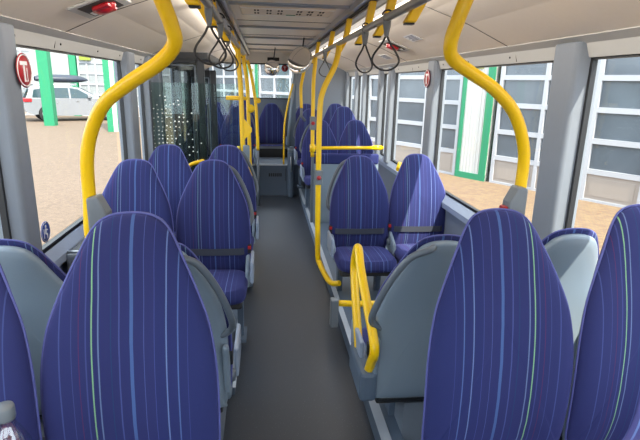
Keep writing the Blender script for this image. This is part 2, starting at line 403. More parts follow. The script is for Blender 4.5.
# ---------------------------------------------------------------- outside ground
MB().box(-60, 60, -25, 70, -.6, -.5).build('ground', M['asphalt'], kind='structure')
MB().hexa([(2.2, -8), (16, -8), (7.4, 7.4), (-3.0, 25.0), (-7.0, 25.0)], -.5, -.49).build('pavers', M['pavers'], kind='structure')

# ---------------------------------------------------------------- facades
def facade(root, L, H, doors, piers, o, tdir, dz=.58, z0=-.49, glassmat='facglass', edges=True, wh='facwhite'):
    """garage front: s along tdir, n towards the viewer"""
    tdir = Vector(tdir).normalized(); nrm = Vector((tdir.y, -tdir.x, 0))
    if nrm.dot(Vector((0, 0, 0)) - Vector(o)) < 0: nrm = -nrm
    o = Vector(o)
    def bx(m, s0, s1, a0, a1, z0, z1):
        ps = [o + tdir * s0 + nrm * a0, o + tdir * s1 + nrm * a0, o + tdir * s1 + nrm * a1, o + tdir * s0 + nrm * a1]
        return m.hexa([(p.x, p.y) for p in ps], z0, z1)
    bx(MB(), L[0], L[1], -3.0, -.30, z0, H + .4).build('hall_wall', M[wh], root)
    bx(MB(), L[0], L[1], -.30, .02, H, H + 2.6).build('upper_cladding', M[wh], root)
    for s0, s1, n, rows in doors:
        kick = bx(MB(), s0, s1, -.12, -.06, z0, z0 + dz + .02).build('garage_door', M['doorpanel'], root)
        m = MB(); w = (s1 - s0) / n
        for k in range(n + 1): bx(m, s0 + k * w - .04, s0 + k * w + .04, -.13, -.03, z0, z0 + dz * rows + .05)
        for k in range(rows + 1): bx(m, s0, s1, -.13, -.035, z0 + k * dz - .05 + (.05 if k == 0 else 0), z0 + k * dz + .05)
        m.build('door_frame', M['doorwhite'], kick)
        m = MB()
        for k in range(n): bx(m, s0 + k * w + .12, s0 + (k + 1) * w - .12, -.062, -.052, z0 + .12, z0 + dz - .12)
        m.build('pressed_panel', M['doorpanel'], kick)
        for r_ in range(1, rows):
            bx(MB(), s0, s1, -.11, -.085, z0 + r_ * dz + .04, z0 + (r_ + 1) * dz - .04).build('window_row', M[glassmat], kick)
        bx(MB(), s0 - .06, s1 + .06, -.3, -.05, z0 + rows * dz + .05, H).build('door_lintel', M['doorwhite'], kick)
    for s0, s1 in piers:
        if not edges and s1 - s0 < .5:
            bx(MB(), s0, s1, -.28, .06, z0, H).build('green_column', M['facgreen'], root); continue
        p = bx(MB(), s0, s1, -.28, .0, z0, H).build('pier', M[wh], root)
        m = MB(); k = s0 + .22
        while k < s1 - .12: bx(m, k, k + .03, .0, .012, z0 + .14, H); k += .09
        m.build('ribbed_cladding', M[wh], p)
        if not edges: continue
        bx(MB(), s0, s0 + .17, -.28, .035, z0, H).build('green_edge', M['facgreen'], p)
        bx(MB(), s1 - .09, s1, -.28, .03, z0, H).build('green_edge', M['facgreen'], p)
        bx(MB(), s0, s1, .0, .04, z0, z0 + .14).build('green_plinth', M['facgreen'], p)
        bx(MB(), s0 + .32, s0 + .55, .012, .03, 2.02, 2.12).build('small_plate', M['sign'], p)
    return root
R0 = empty('garage_hall', (6.7, 8.1, -.5))
tag(R0, 'white and green garage hall with glazed sectional doors outside the right windows', 'building')
drs = [(-11.6, -6.3, 5, 6), (-5.2, 3.14, 8, 6), (4.22, 8.52, 4, 6), (9.5, 13.8, 4, 6), (14.8, 19.1, 4, 6)]
prs = [(-6.3, -5.3), (3.28, 4.12), (8.6, 9.42), (13.88, 14.7), (19.2, 20.0)]
facade(R0, (-11.6, 20), 3.1, drs, prs, (6.7, 8.1, 0), (-.5, .866, 0))
for ch in list(D.objects):
    if ch.parent == R0: ch.matrix_parent_inverse = Matrix.Translation((-6.7, -8.1, .5))
R1 = empty('workshop_building', (-10, 31, -.5))
tag(R1, 'pale workshop building with grids of small window panes behind the parked white car', 'building')
facade(R1, (-12, 7.5), 3.4, [(-11.5, -3.0, 16, 7), (-.5, 1.35, 4, 7), (2.55, 6.6, 8, 7)], [(-2.95, -1.0), (-.95, -.6), (1.4, 2.5), (6.7, 7.4)], (-10, 31, 0), (1, 0, 0), dz=.60, glassmat='paleglass', edges=False, wh='facpale')
MB().box(-10.35, -9.75, 30.88, 30.96, 2.62, 2.9).build('green_sign', M['sign'], R1)
for ch in list(D.objects):
    if ch.parent == R1: ch.matrix_parent_inverse = Matrix.Translation((10, -31, .5))
# gateway posts in front of the workshop
p = MB().box(-9.95, -9.5, 24.3, 24.7, -.5, 4.6).build('gate_post', M['facgreen'])
tag(p, 'tall green square post in front of the parked white car', 'post')
e = empty('gate_post', (-6.2, 22, -.5))
MB().box(-.24, .0, -.2, .2, 0, 5).build('green_face', M['facgreen'], e); MB().box(.0, .17, -.2, .2, 0, 5).build('white_face', M['facwhite'], e)
MB().box(.17, .30, -.2, .2, 0, 5).build('green_face', M['facgreen'], e)
tag(e, 'green and white post at the right edge of the left window', 'post')

# ---------------------------------------------------------------- car
def car():
    r = empty('estate_car', (-9.95, 28.1, -.5), math.radians(30)); r.scale = (1.0, 1.0, 1.12)
    prof = [(-2.28, .42), (-2.33, .62), (-2.30, .95), (-2.22, 1.02), (-2.02, 1.42), (-1.86, 1.50), (-1.2, 1.55), (-.3, 1.55), (.25, 1.47), (1.0, 1.08), (1.15, 1.02), (2.0, .90), (2.25, .76), (2.33, .55), (2.28, .32)]
    def arch(cx, n=9): return [(cx + .36 * math.cos(a), .33 + .36 * math.sin(a)) for a in [math.pi * k / n for k in range(n + 1)]]
    bottom = [(1.95, .26)] + arch(1.45) + [(.9, .26), (-.95, .26)] + arch(-1.40) + [(-1.95, .3)]
    def yy(z): return .90 if z < .95 else .90 - (z - .95) * .42
    lower = [(-2.28, .42), (-2.33, .62), (-2.30, .95), (-2.24, 1.0), (1.25, 1.0), (2.0, .90), (2.25, .76), (2.33, .55), (2.28, .32)] + bottom
    m = MB().prism(lower, 'y', -.89, .89)
    up = [(-2.24, .99), (-2.02, 1.42), (-1.86, 1.50), (-1.2, 1.55), (-.3, 1.55), (.25, 1.47), (1.0, 1.10), (1.25, .99)]
    n = len(up); vs = [(x, -yy(z), z) for x, z in up] + [(x, yy(z), z) for x, z in up]
    m.add(vs, [tuple(range(n)), tuple(range(2 * n - 1, n - 1, -1))] + [(k, n + k, n + (k + 1) % n, (k + 1) % n) for k in range(n)])
    m.build('body', M['carwhite'], r)
    def win(poly, name='side_window'):
        a = [(x, -yy(z) - .012, z) for x, z in poly]; b = [(x, -yy(z) + .03, z) for x, z in poly]; k = len(a)
        MB().add(a + b, [tuple(range(k)), tuple(range(2 * k - 1, k - 1, -1))] + [(i, k + i, k + (i + 1) % k, (i + 1) % k) for i in range(k)]).build(name, M['carglass'], r)
    win([(-1.95, 1.05), (-1.84, 1.38), (-1.25, 1.46), (-1.22, 1.03)]); win([(-1.14, 1.03), (-1.14, 1.46), (-.30, 1.47), (-.30, 1.02)]); win([(-.22, 1.02), (-.22, 1.47), (.15, 1.41), (.80, 1.06), (.75, 1.01)])
    MB().prism([(-2.33, 1.04), (-2.10, 1.44), (-2.06, 1.42), (-2.28, 1.02)], 'y', -.66, .66).build('rear_window', M['carglass'], r)
    MB().prism([(.30, 1.49), (1.05, 1.10), (1.02, 1.06), (.27, 1.44)], 'y', -.68, .68).build('windscreen', M['carglass'], r)
    MB().box(-2.36, -1.98, -.93, -.62, .86, 1.02).build('tail_light', M['red'], r, bevel=.03)
    for x in (-1.40, 1.45):
        for s in (-1, 1):
            w = MB().lathe([(.18, -.1), (.30, -.11), (.335, -.07), (.335, .07), (.30, .11), (.18, .1)], (x, s * .80, .335), 'y', 24).build('wheel', M['tyre'], r)
            MB().lathe([(.03, -.118), (.19, -.112), (.2, -.09), (.2, .09), (.19, .112), (.03, .118)], (x, s * .80, .335), 'y', 20).build('rim', M['alu'], w)
    for s in (-1, 1): MB().tube([(-1.7, s * .6, 1.52), (-1.6, s * .6, 1.59), (.05, s * .6, 1.59), (.15, s * .6, 1.51)], .018, 8).build('roof_rail', M['alu'], r)
    MB().box(.55, .70, -1.02, -.9, 1.02, 1.16).build('wing_mirror', M['carwhite'], r, bevel=.03)
    MB().box(-.9, -.86, -.915, -.90, .82, .86).box(.0, .14, -.915, -.90, .88, .91).build('door_handle', M['alu'], r)
    tag(r, 'white estate car parked outside with a black roof box', 'car')
    b = empty('roof_box', (-10.3, 27.9, 1.28), math.radians(30))
    rows = []
    for k in range(13):
        x = -1.15 + 2.3 * k / 12; q = max(0.02, 1 - abs((x + .1) / 1.2) ** 3.2) ** .5
        rows.append([(x, .36 * math.cos(a) * q ** .6, .17 + (.17 * q if math.sin(a) > 0 else .10 * q) * math.sin(a)) for a in [2 * math.pi * j / 18 for j in range(18)]])
    b.scale = (1.08, 1, 1.5)
    MB().grid(rows, True, True).build('lid', M['boxblack'], b)
    MB().box(-.75, -.69, -.62, .62, .0, .06).box(.45, .51, -.62, .62, .0, .06).build('crossbar', M['alu'], b)
    tag(b, 'black roof box on top of the white estate car', 'roof box')
car()

# ---------------------------------------------------------------- seats
HW = [(0, 0), (.0025, .036), (.009, .062), (.024, .088), (.055, .112), (.10, .136), (.17, .171), (.24, .201), (.29, .215), (.36, .226), (.44, .231), (.56, .231), (.66, .227), (.70, .215), (.72, .185)]
def hw(d):
    for (a, b), (c_, e) in zip(HW, HW[1:]):
        if a <= d <= c_: return b + (e - b) * (d - a) / (c_ - a)
    return 0
TOP = 1.075
def ym(z):
    v = (z - .40) / (TOP - .40); return .13 * v * v + .01 * v - .022 * math.sin(math.pi * min(max(v, 0), 1))
def outline(scale=1.0, cut=.72, n=0):
    R_ = [(hw(d) * scale, TOP - d * (1 if scale == 1 else 1) - (0 if scale == 1 else .012)) for d, _ in HW if d <= cut]
    R_ = [Vector((x, 0, z)) for x, z in R_]
    pts = R_ + [Vector((-p.x, 0, p.z)) for p in reversed(R_) if p.x > 1e-6]
    return [(p.x, p.z) for p in smooth_path(pts, 3, True)]
def pillow(ol, c, T, base, front=True, pw=5):
    cx, cz = c; rows = []
    for s_ in (0.0005, .25, .5, .7, .82, .9, .95, .98, 1.0):
        off = T * (1 - (max(0, 1 - s_ ** pw)) ** (1 / 2.2))
        rows.append([(cx + (x - cx) * s_, base(cz + (z - cz) * s_, cx + (x - cx) * s_) + off, cz + (z - cz) * s_) for x, z in ol])
    for s_ in (.97, .6, .0005):
        rows.append([(cx + (x - cx) * s_, base(cz + (z - cz) * s_, cx + (x - cx) * s_) + T + .004, cz + (z - cz) * s_) for x, z in ol])
    return MB().grid(rows, True, True)
protos = {}
def make_seat(fab, side, belt, handle=True, trim=True, lx=.17):
    """side: +1 grab handle on local +x, -1 on local -x; the seat faces local -y"""
    r = empty('bus_seat')
    ol = outline()
    base = lambda z, x: ym(z) - .012 * max(0, 1 - (x / .2) ** 2) * 0 + .0
    conc = lambda z, x: ym(z) + .022 * (1 - min(1, abs(x) / .2) ** 2) * (1 if z < .9 else max(0, (TOP - z) / (TOP - .9))) - .01
    bk = pillow(ol, (0, .78), .042, conc).build('backrest', M[fab], r)
    pp = [Vector((x * 1.0, ym(z) + .030, z)) for x, z in ol]
    MB().tube(pp, .0035, 6, True).build('piping', M['piping'], bk)
    # grey plastic shell behind
    so_ = [(x * .955, .36 + (z - .40) * (TOP - .02 - .36) / (TOP - .40)) for x, z in ol]
    rows = []
    cz = .74
    for s_, a in ((1.0, .040), (1.0, .052), (.985, .062), (.95, .070), (.85, .078), (.6, .084), (.3, .086), (.0005, .087)):
        rows.append([(x * s_, ym(max(.36, cz + (z - cz) * s_)) + a, cz + (z - cz) * s_) for x, z in so_])
    sh = MB().grid(rows, True, True).build('shell', M['shell'], r)
    # shell side wing running down to the seat pan
    m = MB().prism([(-.16, .33), (-.14, .43), (.02, .50), (.075, .62), (.11, .62), (.075, .40), (.02, .33)], 'x', side * .214 - .012, side * .214 + .012)
    if trim: m.build('side_wing', M['shell'], r, bevel=.01)
    # cushion
    n = 40; co_ = []
    for k in range(n):
        a = 2 * math.pi * k / n; q = 4.5
        co_.append((.218 * abs(math.cos(a)) ** (2 / q) * (1 if math.cos(a) > 0 else -1), -.20 + .235 * abs(math.sin(a)) ** (2 / q) * (1 if math.sin(a) > 0 else -1)))
    rows = []
    for s_ in (.0005, .4, .7, .85, .93, .98, 1.0):
        off = .055 * (1 - (max(0, 1 - s_ ** 5)) ** (1 / 2.1))
        rows.append([(x * s_, -.20 + (y + .20) * s_, .425 - off - .018 * (1 - (x * s_ / .21) ** 2) * (1 if s_ < .9 else 0) + .012 * (-(y + .20) * s_ / .2) - (.03 if y < -.38 and s_ > .95 else 0)) for x, y in co_])
    rows.append([(x * .97, -.20 + (y + .20) * .97, 0.338) for x, y in co_]); rows.append([(x * .0005, -.20 + (y + .20) * .0005, .33) for x, y in co_])
    cu = MB().grid(rows, True, True).build('cushion', M[fab], r)
    MB().prism([(-.40, .30), (-.39, .335), (.03, .335), (.06, .31), (.03, .27), (-.30, .27)], 'x', -.19, .19).build('seat_pan', M['dark'], r, bevel=.01)
    if not trim:
        for q in [c_ for c_ in D.objects if c_.parent == r and c_.name.split('.')[0] in ('cushion', 'seat_pan')]: q.location.z = -.02
    for xx in (side * lx, -side * .12):
        m = MB().prism([(-.20, .30), (-.10, .30), (-.12, .02), (-.18, .02)], 'x', xx - .018, xx + .018); m.box(xx - .035, xx + .035, -.24, -.06, 0, .02)
        m.build('leg', M['podium'], r)
    # grab handle looping round the upper aisle-side corner
    hp = [(side * .05, ym(1.03) + .075, 1.035), (side * .075, ym(1.03) + .095, 1.030), (side * .135, ym(1.0) + .09, .995), (side * .190, ym(.9) + .10, .90), (side * .230, ym(.8) + .10, .79), (side * .242, ym(.72) + .08, .70), (side * .205, ym(.66) + .065, .655), (side * .18, ym(.66) + .055, .65)]
    if handle: MB().tube(smooth_path(hp, 5), .0135, 10).build('grab_handle', M['handle'], r)
    # pivot cap and buckle at the aisle side
    if not trim: return r
    if handle: MB().box(*sorted((side * .236, side * .256)), -.27, -.03, .40, .535).build('armrest', M['sill'], r, bevel=.012)
    MB().lathe([(.0, -.02), (.024, -.018), (.03, 0), (.024, .016), (0, .02)], (side * .225, -.02, .42), 'x', 16).build('hinge_cap', M['handle'], r)
    if belt:
        st = []
        for k in range(13):
            x = -.205 + .41 * k / 12; y = conc(.50, x) - .006 + (.03 if abs(x) > .19 else 0)
            st.append((x, y, .515 + .004 * math.cos(k * .5)))
        rows = [[(x, y, z - .022) for x, y, z in st], [(x, y - .004, z - .022) for x, y, z in st], [(x, y - .004, z + .022) for x, y, z in st], [(x, y, z + .022) for x, y, z in st], [(x, y, z - .022) for x, y, z in st]]
        MB().grid(rows, False).build('lap_belt', M['belt'], r)
    bu = MB().box(side * .225 - .012, side * .225 + .012, .0, .035, .50, .56).build('buckle', M['dark'], r, bevel=.004)
    MB().box(side * .225 - .010, side * .225 + .010, -.004, .0, .53, .552).build('release_button', M['red'], bu)
    return r
def seat(x, y, base, side, facing, label, group, belt=False, mirror=False, handle=None, trim=True):
    """facing 'front' looks towards the camera end (-y), 'back' towards +y; side: aisle side in world x"""
    ls = side if facing == 'front' else -side
    fab = 'fabric_m' if mirror else ('fabric' if not trim else 'fabric_s')
    if handle is None: handle = -.5 < x < .8
    key = (fab, ls, belt, handle, trim, .17 if facing == 'front' else .07)
    if key not in protos: protos[key] = make_seat(*key); r = protos[key]
    else: r = copy_tree(protos[key])
    r.location = (x, y, base); r.rotation_euler = (0, 0, 0 if facing == 'front' else math.pi)
    if not trim: r.scale = (1, 1, 1.08)
    return tag(r, label, 'bus seat', group)
GA = 'striped blue seats nearest the camera'
seat(-.362, 1.20, .090, 1, 'front', 'striped blue seat with lime stripe in the foreground, left of the aisle', GA, handle=False, trim=False)
seat(-.824, 1.17, .105, 1, 'front', 'blue foreground seat cut by the left picture edge, behind the clear bottle', GA, mirror=True, handle=False, trim=False)
seat(.71, 1.25, .082, -1, 'front', 'striped blue seat with lime stripe in the foreground, right of the aisle', GA, mirror=True, handle=False, trim=False)
seat(1.178, 1.24, .096, -1, 'front', 'blue foreground seat cut by the right picture edge', GA, handle=False, trim=False)
GB = 'seats turned away behind the foreground seats'
seat(-.37, 1.87, -.01, 1, 'back', 'backward-turned seat with grey shell and grab handle, left side of the aisle', GB)
seat(-.88, 1.87, .0, 1, 'back', 'backward-turned seat with grey shell by the left window below the blue round sticker', GB)
seat(.66, 1.87, .0, -1, 'back', 'backward-turned grey-shelled seat beside the yellow hoop, right side of the aisle', GB)
seat(1.17, 1.87, .02, -1, 'back', 'backward-turned seat with grey shell by the right window pillar', GB)
GC = 'striped seats facing the camera in the middle rows'
seat(-.325, 3.06, .045, 1, 'front', 'striped aisle seat on the left with belt, directly behind the foreground seat', GC, belt=True)
seat(-.79, 3.0, .055, 1, 'front', 'striped left window seat right of the curved yellow pole', GC)
seat(.725, 3.64, .0, -1, 'front', 'striped aisle seat with lap belt on the right, beside the long yellow floor pole', GC, belt=True)
seat(1.185, 3.64, .015, -1, 'front', 'striped right window seat with lap belt and a pale patch of sunlight', GC, belt=True)
seat(-.305, 3.98, .03, 1, 'front', 'left aisle seat of the row just in front of the glass screen', GC)
seat(-.77, 3.98, .03, 1, 'front', 'left window-side seat in front of the dotted glass screen', GC)
GR = 'seats in the raised rear rows'
for x, y, top, side, lab in ((.70, 6.3, 1.16, -1, 'right aisle seat just behind the fabric-topped partition'), (1.165, 6.3, 1.165, -1, 'right window seat behind the partition, lower edge lit by the sun'),
                             (.665, 7.1, 1.26, -1, 'right aisle seat with grey handle in the second row behind the partition'), (1.13, 7.1, 1.30, -1, 'right window seat in the second row behind the partition'),
                             (.65, 7.85, 1.30, -1, 'right aisle seat in front of the tall grey tower'), (1.12, 7.85, 1.31, -1, 'right window seat in front of the tall grey tower'),
                             (-.36, 7.0, 1.30, 1, 'left aisle seat beyond the middle door, beside the cluster of yellow poles'), (-.825, 7.0, 1.30, 1, 'left window seat beyond the middle door'),
                             (-.36, 7.75, 1.36, 1, 'left aisle seat just before the rear bench'), (-.825, 7.75, 1.36, 1, 'left window seat just before the rear bench')):
    seat(x, y, top - TOP, side, 'front', lab, GR)
for x, lab in ((-.805, 'rear bench seat in the left corner under the rear window'), (-.34, 'rear bench seat left of centre under the rear window'), (.125, 'dark rear bench seat at the end of the aisle')):
    seat(x, 8.72, .19, 1, 'front', lab, 'rear bench seats')
# raised blocks under the rear seats
b = MB().box(.52, 1.36, 5.75, 6.42, .10, .102).build('trim_9', M['podium'], kind='structure')
for n, (x0, x1, y0, y1, z) in enumerate(((.51, 1.36, 6.62, 7.2, .23), (.51, 1.36, 7.26, 8.0, .315), (-1.02, -.16, 6.55, 7.24, .22), (-1.02, -.16, 7.27, 8.2, .475))):
    pass

# ---------------------------------------------------------------- yellow poles, rails
RT = .0205
def pole(name, pts, label, cat='pole', group=None, rad=RT, n=6):
    r = empty(name, tuple(pts[0])); o = Vector(pts[0])
    MB().tube([p - o for p in smooth_path(pts, n)], rad, 14).build('tube', M['yellow'], r)
    return tag(r, label, cat, group)
def clampring(parent, p, rad=.028, h=.05, m='yellow'):
    o = Vector(p) - Vector(parent.location)
    return MB().lathe([(RT, -h / 2), (rad, -h / 2 + .004), (rad, h / 2 - .004), (RT, h / 2)], o, 'z', 16).build('collar', M[m], parent)
def scale_pts(rows):
    return [Vector((x * y, y, 1.6 + (z - 1.6) * y)) for x, z, y in rows]
# left curved pole (metres): window side, bows in towards the aisle at head height
Lp = scale_pts([(-.338, .95, 1.50), (-.338, 1.22, 1.50), (-.346, 1.299, 1.50), (-.330 - .012, 1.371, 1.50), (-.339, 1.45, 1.48), (-.325, 1.507, 1.46), (-.297, 1.557, 1.42), (-.248, 1.596, 1.37), (-.192, 1.633, 1.32), (-.168 + .004, 1.666, 1.29), (-.168, 1.699, 1.27), (-.182, 1.74, 1.25)])
Lp.append(Lp[-1] + (Lp[-1] - Lp[-2]) * 3.3)
Lp[0].x, Lp[0].y = Lp[1].x, Lp[1].y
P1 = pole('grab_pole', Lp, 'thick curved yellow pole rising behind the left foreground seats', rad=.0185)
Rp = scale_pts([(.543, .98, 1.50), (.543, 1.335, 1.50), (.545, 1.401, 1.50), (.542, 1.476, 1.49), (.513, 1.548, 1.46), (.464, 1.597, 1.42), (.408, 1.630, 1.38), (.371, 1.654, 1.35), (.363, 1.683, 1.33), (.374, 1.726, 1.31), (.386, 1.762, 1.30)])
Rp.append(Rp[-1] + (Rp[-1] - Rp[-2]) * 3.2)
P2 = pole('grab_pole', Rp, 'thick curved yellow pole rising behind the right foreground seat', rad=.0185)
def stopbox(parent, c, sx, h=.15, w=.055, label=None):
    c = Vector(c) - Vector(parent.location)
    b = MB().prism([(-.015, -h / 2), (-.015, h / 2), (.016, h / 2 + .005), (.040, h / 2 - .045), (.043, -h / 2 + .02), (.03, -h / 2)], 'y', -w / 2, w / 2)
    b.v = [(c.x + x * sx, c.y + y, c.z + z) for x, y, z in b.v]
    o = b.build('button_box', M['case'], parent, bevel=.006)
    k = MB().box(*sorted((c.x + sx * .036, c.x + sx * .054)), c.y - .018, c.y + .018, c.z - .035, c.z + .005).build('stop_button', M['red'], o, bevel=.004)
    return o
stopbox(P1, (Lp[1].x + .012, 1.485, 1.195), 1)
stopbox(P2, (Rp[1].x - .012, 1.475, 1.235), -1, h=.13)
# handrails under the ceiling
for x, nm in ((-.205, 'left'), (.525, 'right')):
    r = empty('handrail', (x, 1.0, 1.88))
    MB().tube([(0, -3.2, 0), (0, 5.6, 0)], .0165, 14).build('tube', M['tube'], r)
    tag(r, 'long grey handrail under the ceiling on the %s of the aisle' % nm, 'handrail', None)
    sg = -1 if x < 0 else 1
    for yy in ((.95, 1.72, 2.3, 3.1, 4.9, 6.1) if sg < 0 else (.9, 1.95, 2.5, 3.0, 3.8, 4.7, 5.9)):
        y_ = yy - 1.0
        b = MB().hexa([(sg * .045, y_ - .022), (sg * .085, y_ - .022), (sg * .085, y_ + .022), (sg * .045, y_ + .022)], .04, .175, [(sg * .065, y_ - .052), (sg * .105, y_ - .052), (sg * .105, y_ - .008), (sg * .065, y_ - .008)])
        b.hexa([(sg * .012 - .018, y_ - .025), (sg * .012 + .024, y_ - .025), (sg * .012 + .024, y_ + .025), (sg * .012 - .018, y_ + .025)], -.052, .04, [(sg * .045, y_ - .022), (sg * .085, y_ - .022), (sg * .085, y_ + .022), (sg * .045, y_ + .022)] if sg > 0 else [(-.085, y_ - .022), (-.045, y_ - .022), (-.045, y_ + .022), (-.085, y_ + .022)])
        bo = b.build('bracket', M['yellow'], r, bevel=.006)
        MB().box(sg * .012 - .014, sg * .012 + .02, y_ - .018, y_ + .018, -.058, -.052).build('end_cap', M['dark'], bo)
# strap loops
def strap(x, y, a, label, gr):
    r = empty('hanging_strap', (x, y, 1.88), a)
    c_ = MB().prism([(-.015, .02), (.015, .02), (.016, -.03), (.007, -.09), (-.007, -.09), (-.016, -.03)], 'y', -.012, .012).build('clip', M['case'], r, bevel=.005)
    MB().tube([(0.022 * math.cos(t_), 0, .012 + .024 * math.sin(t_)) for t_ in [math.pi * k / 10 for k in range(11)]], .004, 8).build('hook', M['dark'], c_)
    lp = [(0, 0, -.085), (.018, 0, -.12), (.048, .004, -.17), (.06, .004, -.205), (.045, 0, -.235), (.012, 0, -.25), (-.025, 0, -.243), (-.056, -.004, -.212), (-.052, -.004, -.175), (-.018, 0, -.12)]
    MB().tube(smooth_path(lp, 5, True), .0048, 8, True).build('loop', M['black'], r)
    r.scale = (1, 1, .86)
    tag(r, label, 'strap', gr)
GS = 'black strap loops on the ceiling handrails'
strap(.525, 2.72, .5, 'black strap loop further back of the two on the right handrail', GS); strap(.525, 2.24, -.5, 'black strap loop nearest the camera on the right handrail', GS)
strap(-.205, 2.06, .2, 'black strap loop nearest the camera on the left handrail', GS); strap(-.205, 2.56, .3, 'second black strap loop from the camera on the left handrail', GS)
strap(-.205, 3.1, .4, 'black strap loop furthest back on the left handrail', GS); strap(.525, 4.5, .4, 'small distant black strap loop on the right handrail', GS)

# right: floor pole beside the belted seats
rp = [(.53, 3.32, .22), (.47, 3.40, .20), (.42, 3.62, .26), (.405, 3.66, .36), (.402, 3.70, .9), (.402, 3.70, 1.40), (.425, 3.70, 1.56), (.50, 3.70, 1.72), (.525, 3.70, 1.82), (.528, 3.70, 1.88)]
P3 = pole('grab_pole', rp, 'yellow pole with a crooked top and bottom beside the right belted seats')
stopb = MB().box(-.03, .03, -.028, .028, -.055, .055).build('button_box', M['case'], P3, bevel=.008); stopb.location = Vector((.402, 3.69, .925)) - Vector(rp[0])
bb = MB().lathe([(.0, -.012), (.015, -.01), (.017, 0), (.017, .01)], (0, -.03, 0), 'y', 14).build('stop_button', M['red'], stopb)
# partition with fabric top and yellow rail
pr_ = empty('partition', (.55, 5.40, 0.10))
MB().box(-.02, .70, -.018, .018, .0, .70).build('panel', M['shell'], pr_, bevel=.01)
fb = MB().box(-.02, .70, -.032, .024, .66, .775).build('fabric_top', M['fabric'], pr_, bevel=.02)
MB().box(-.045, -.015, -.025, .025, .0, .74).build('post', M['handle'], pr_, bevel=.006)
tag(pr_, 'grey partition with a striped blue fabric top under the yellow crossbar', 'partition')
P4 = pole('grab_pole', [(.515, 5.38, .84), (.512, 5.38, 1.4), (.512, 5.36, 1.65), (.525, 5.36, 1.80), (.526, 5.36, 1.88)], 'yellow pole rising from the end of the partition')
o = MB().tube([Vector((.515, 5.38, .935)) - Vector(P4.location), Vector((1.33, 5.55, .925)) - Vector(P4.location)], .019, 12).build('crossbar', M['yellow'], P4)
clampring(P4, (.515, 5.38, .935), .03, .08)
o = MB().lathe([(.02, -.05), (.027, -.045), (.027, .045), (.02, .05)], Vector((1.26, 5.535, .926)) - Vector(P4.location), 'x', 14).build('collar', M['yellow'], P4)
b_ = MB().box(-.03, .03, -.03, .03, -.07, .07).build('button_box', M['case'], P4, bevel=.008); b_.location = Vector((.512, 5.37, 1.20)) - Vector(P4.location)
MB().lathe([(.0, -.012), (.018, -.01), (.02, 0), (.02, .01)], (0, -.032, 0), 'y', 14).build('stop_button', M['red'], b_)
P5 = pole('grab_pole', [(.475, 6.55, 1.30), (.465, 6.55, 1.55), (.49, 6.5, 1.72), (.522, 6.5, 1.86), (.525, 6.5, 1.88)], 'short far yellow pole on the right reaching up beside the tower')
MB().tube([(0, 0, 0), (.0, .0, -.10), (.05, .03, -.16)], .018, 10).build('grey_joint', M['case'], P5)
# left pole cluster
Q1 = pole('grab_pole', [(-.128, 4.30, .74), (-.138, 4.30, .80), (-.147, 4.30, .87), (-.180, 4.32, 1.05), (-.188, 4.32, 1.42), (-.195, 4.32, 1.62), (-.207, 4.32, 1.78), (-.207, 4.32, 1.88)], 'nearest yellow pole of the cluster left of the aisle')
c0 = Vector(Q1.location)
MB().tube([(0, 0, .02), (-.012, 0, -.70)], .018, 10).build('lower_tube', M['handle'], Q1)
MB().box(-.12, .0, -.018, .018, -.017, .017).build('stub_arm', M['yellow'], Q1, bevel=.01).location = Vector((-.195, 4.32, 1.475)) - c0
g = MB().prism([(0, -.10), (0, .10), (.075, .01), (.075, -.02)], 'y', -.012, .012).build('gusset', M['yellow'], Q1); g.location = Vector((-.18, 4.32, 1.22)) - c0
MB().box(-.025, .03, -.03, .03, -.09, .09).build('validator_box', M['shell'], Q1, bevel=.012).location = Vector((-.155, 4.28, 1.0)) - c0
Q2 = pole('grab_pole', [(-.13, 5.4, .0), (-.150, 5.4, .5), (-.158, 5.4, .9), (-.165, 5.4, 1.3), (-.172, 5.4, 1.58), (-.200, 5.4, 1.80), (-.205, 5.4, 1.88)], 'middle yellow pole of the cluster left of the aisle')
c0 = Vector(Q2.location)
for zz in (1.44, .93, .80): MB().tube([Vector((-.165, 5.4, zz)) - c0, Vector((-.29, 5.4, zz)) - c0], .018, 10).build('link_tube', M['yellow'], Q2)
MB().lathe([(.0, -.012), (.032, -.012), (.042, -.006), (.042, .006), (.032, .012), (0, .012)], Vector((-.14, 5.37, 1.34)) - c0, 'y', 20).build('round_plate', M['yellow'], Q2)
Q3 = pole('grab_pole', [(-.085, 6.6, .75), (-.10, 6.6, 1.25), (-.13, 6.6, 1.52), (-.17, 6.6, 1.75), (-.2, 6.58, 1.86), (-.205, 6.58, 1.88)], 'farthest yellow pole of the cluster left of the aisle')
c0 = Vector(Q3.location)
MB().lathe([(.0, -.012), (.024, -.012), (.032, -.006), (.032, .006), (.024, .012), (0, .012)], Vector((-.075, 6.57, 1.38)) - c0, 'y', 20).build('round_plate', M['yellow'], Q3)
MB().tube([(0, 0, 0), (0, 0, -.75)], .018, 10).build('lower_tube', M['handle'], Q3)
# rear curved yellow bar by the tower
pole('grab_bar', [(.275, 7.22, .47), (.28, 7.22, .95), (.30, 7.22, 1.15), (.345, 7.22, 1.38), (.40, 7.22, 1.60)], 'thin bowed yellow bar before the rear seats on the right of the aisle', 'grab bar', rad=.013)
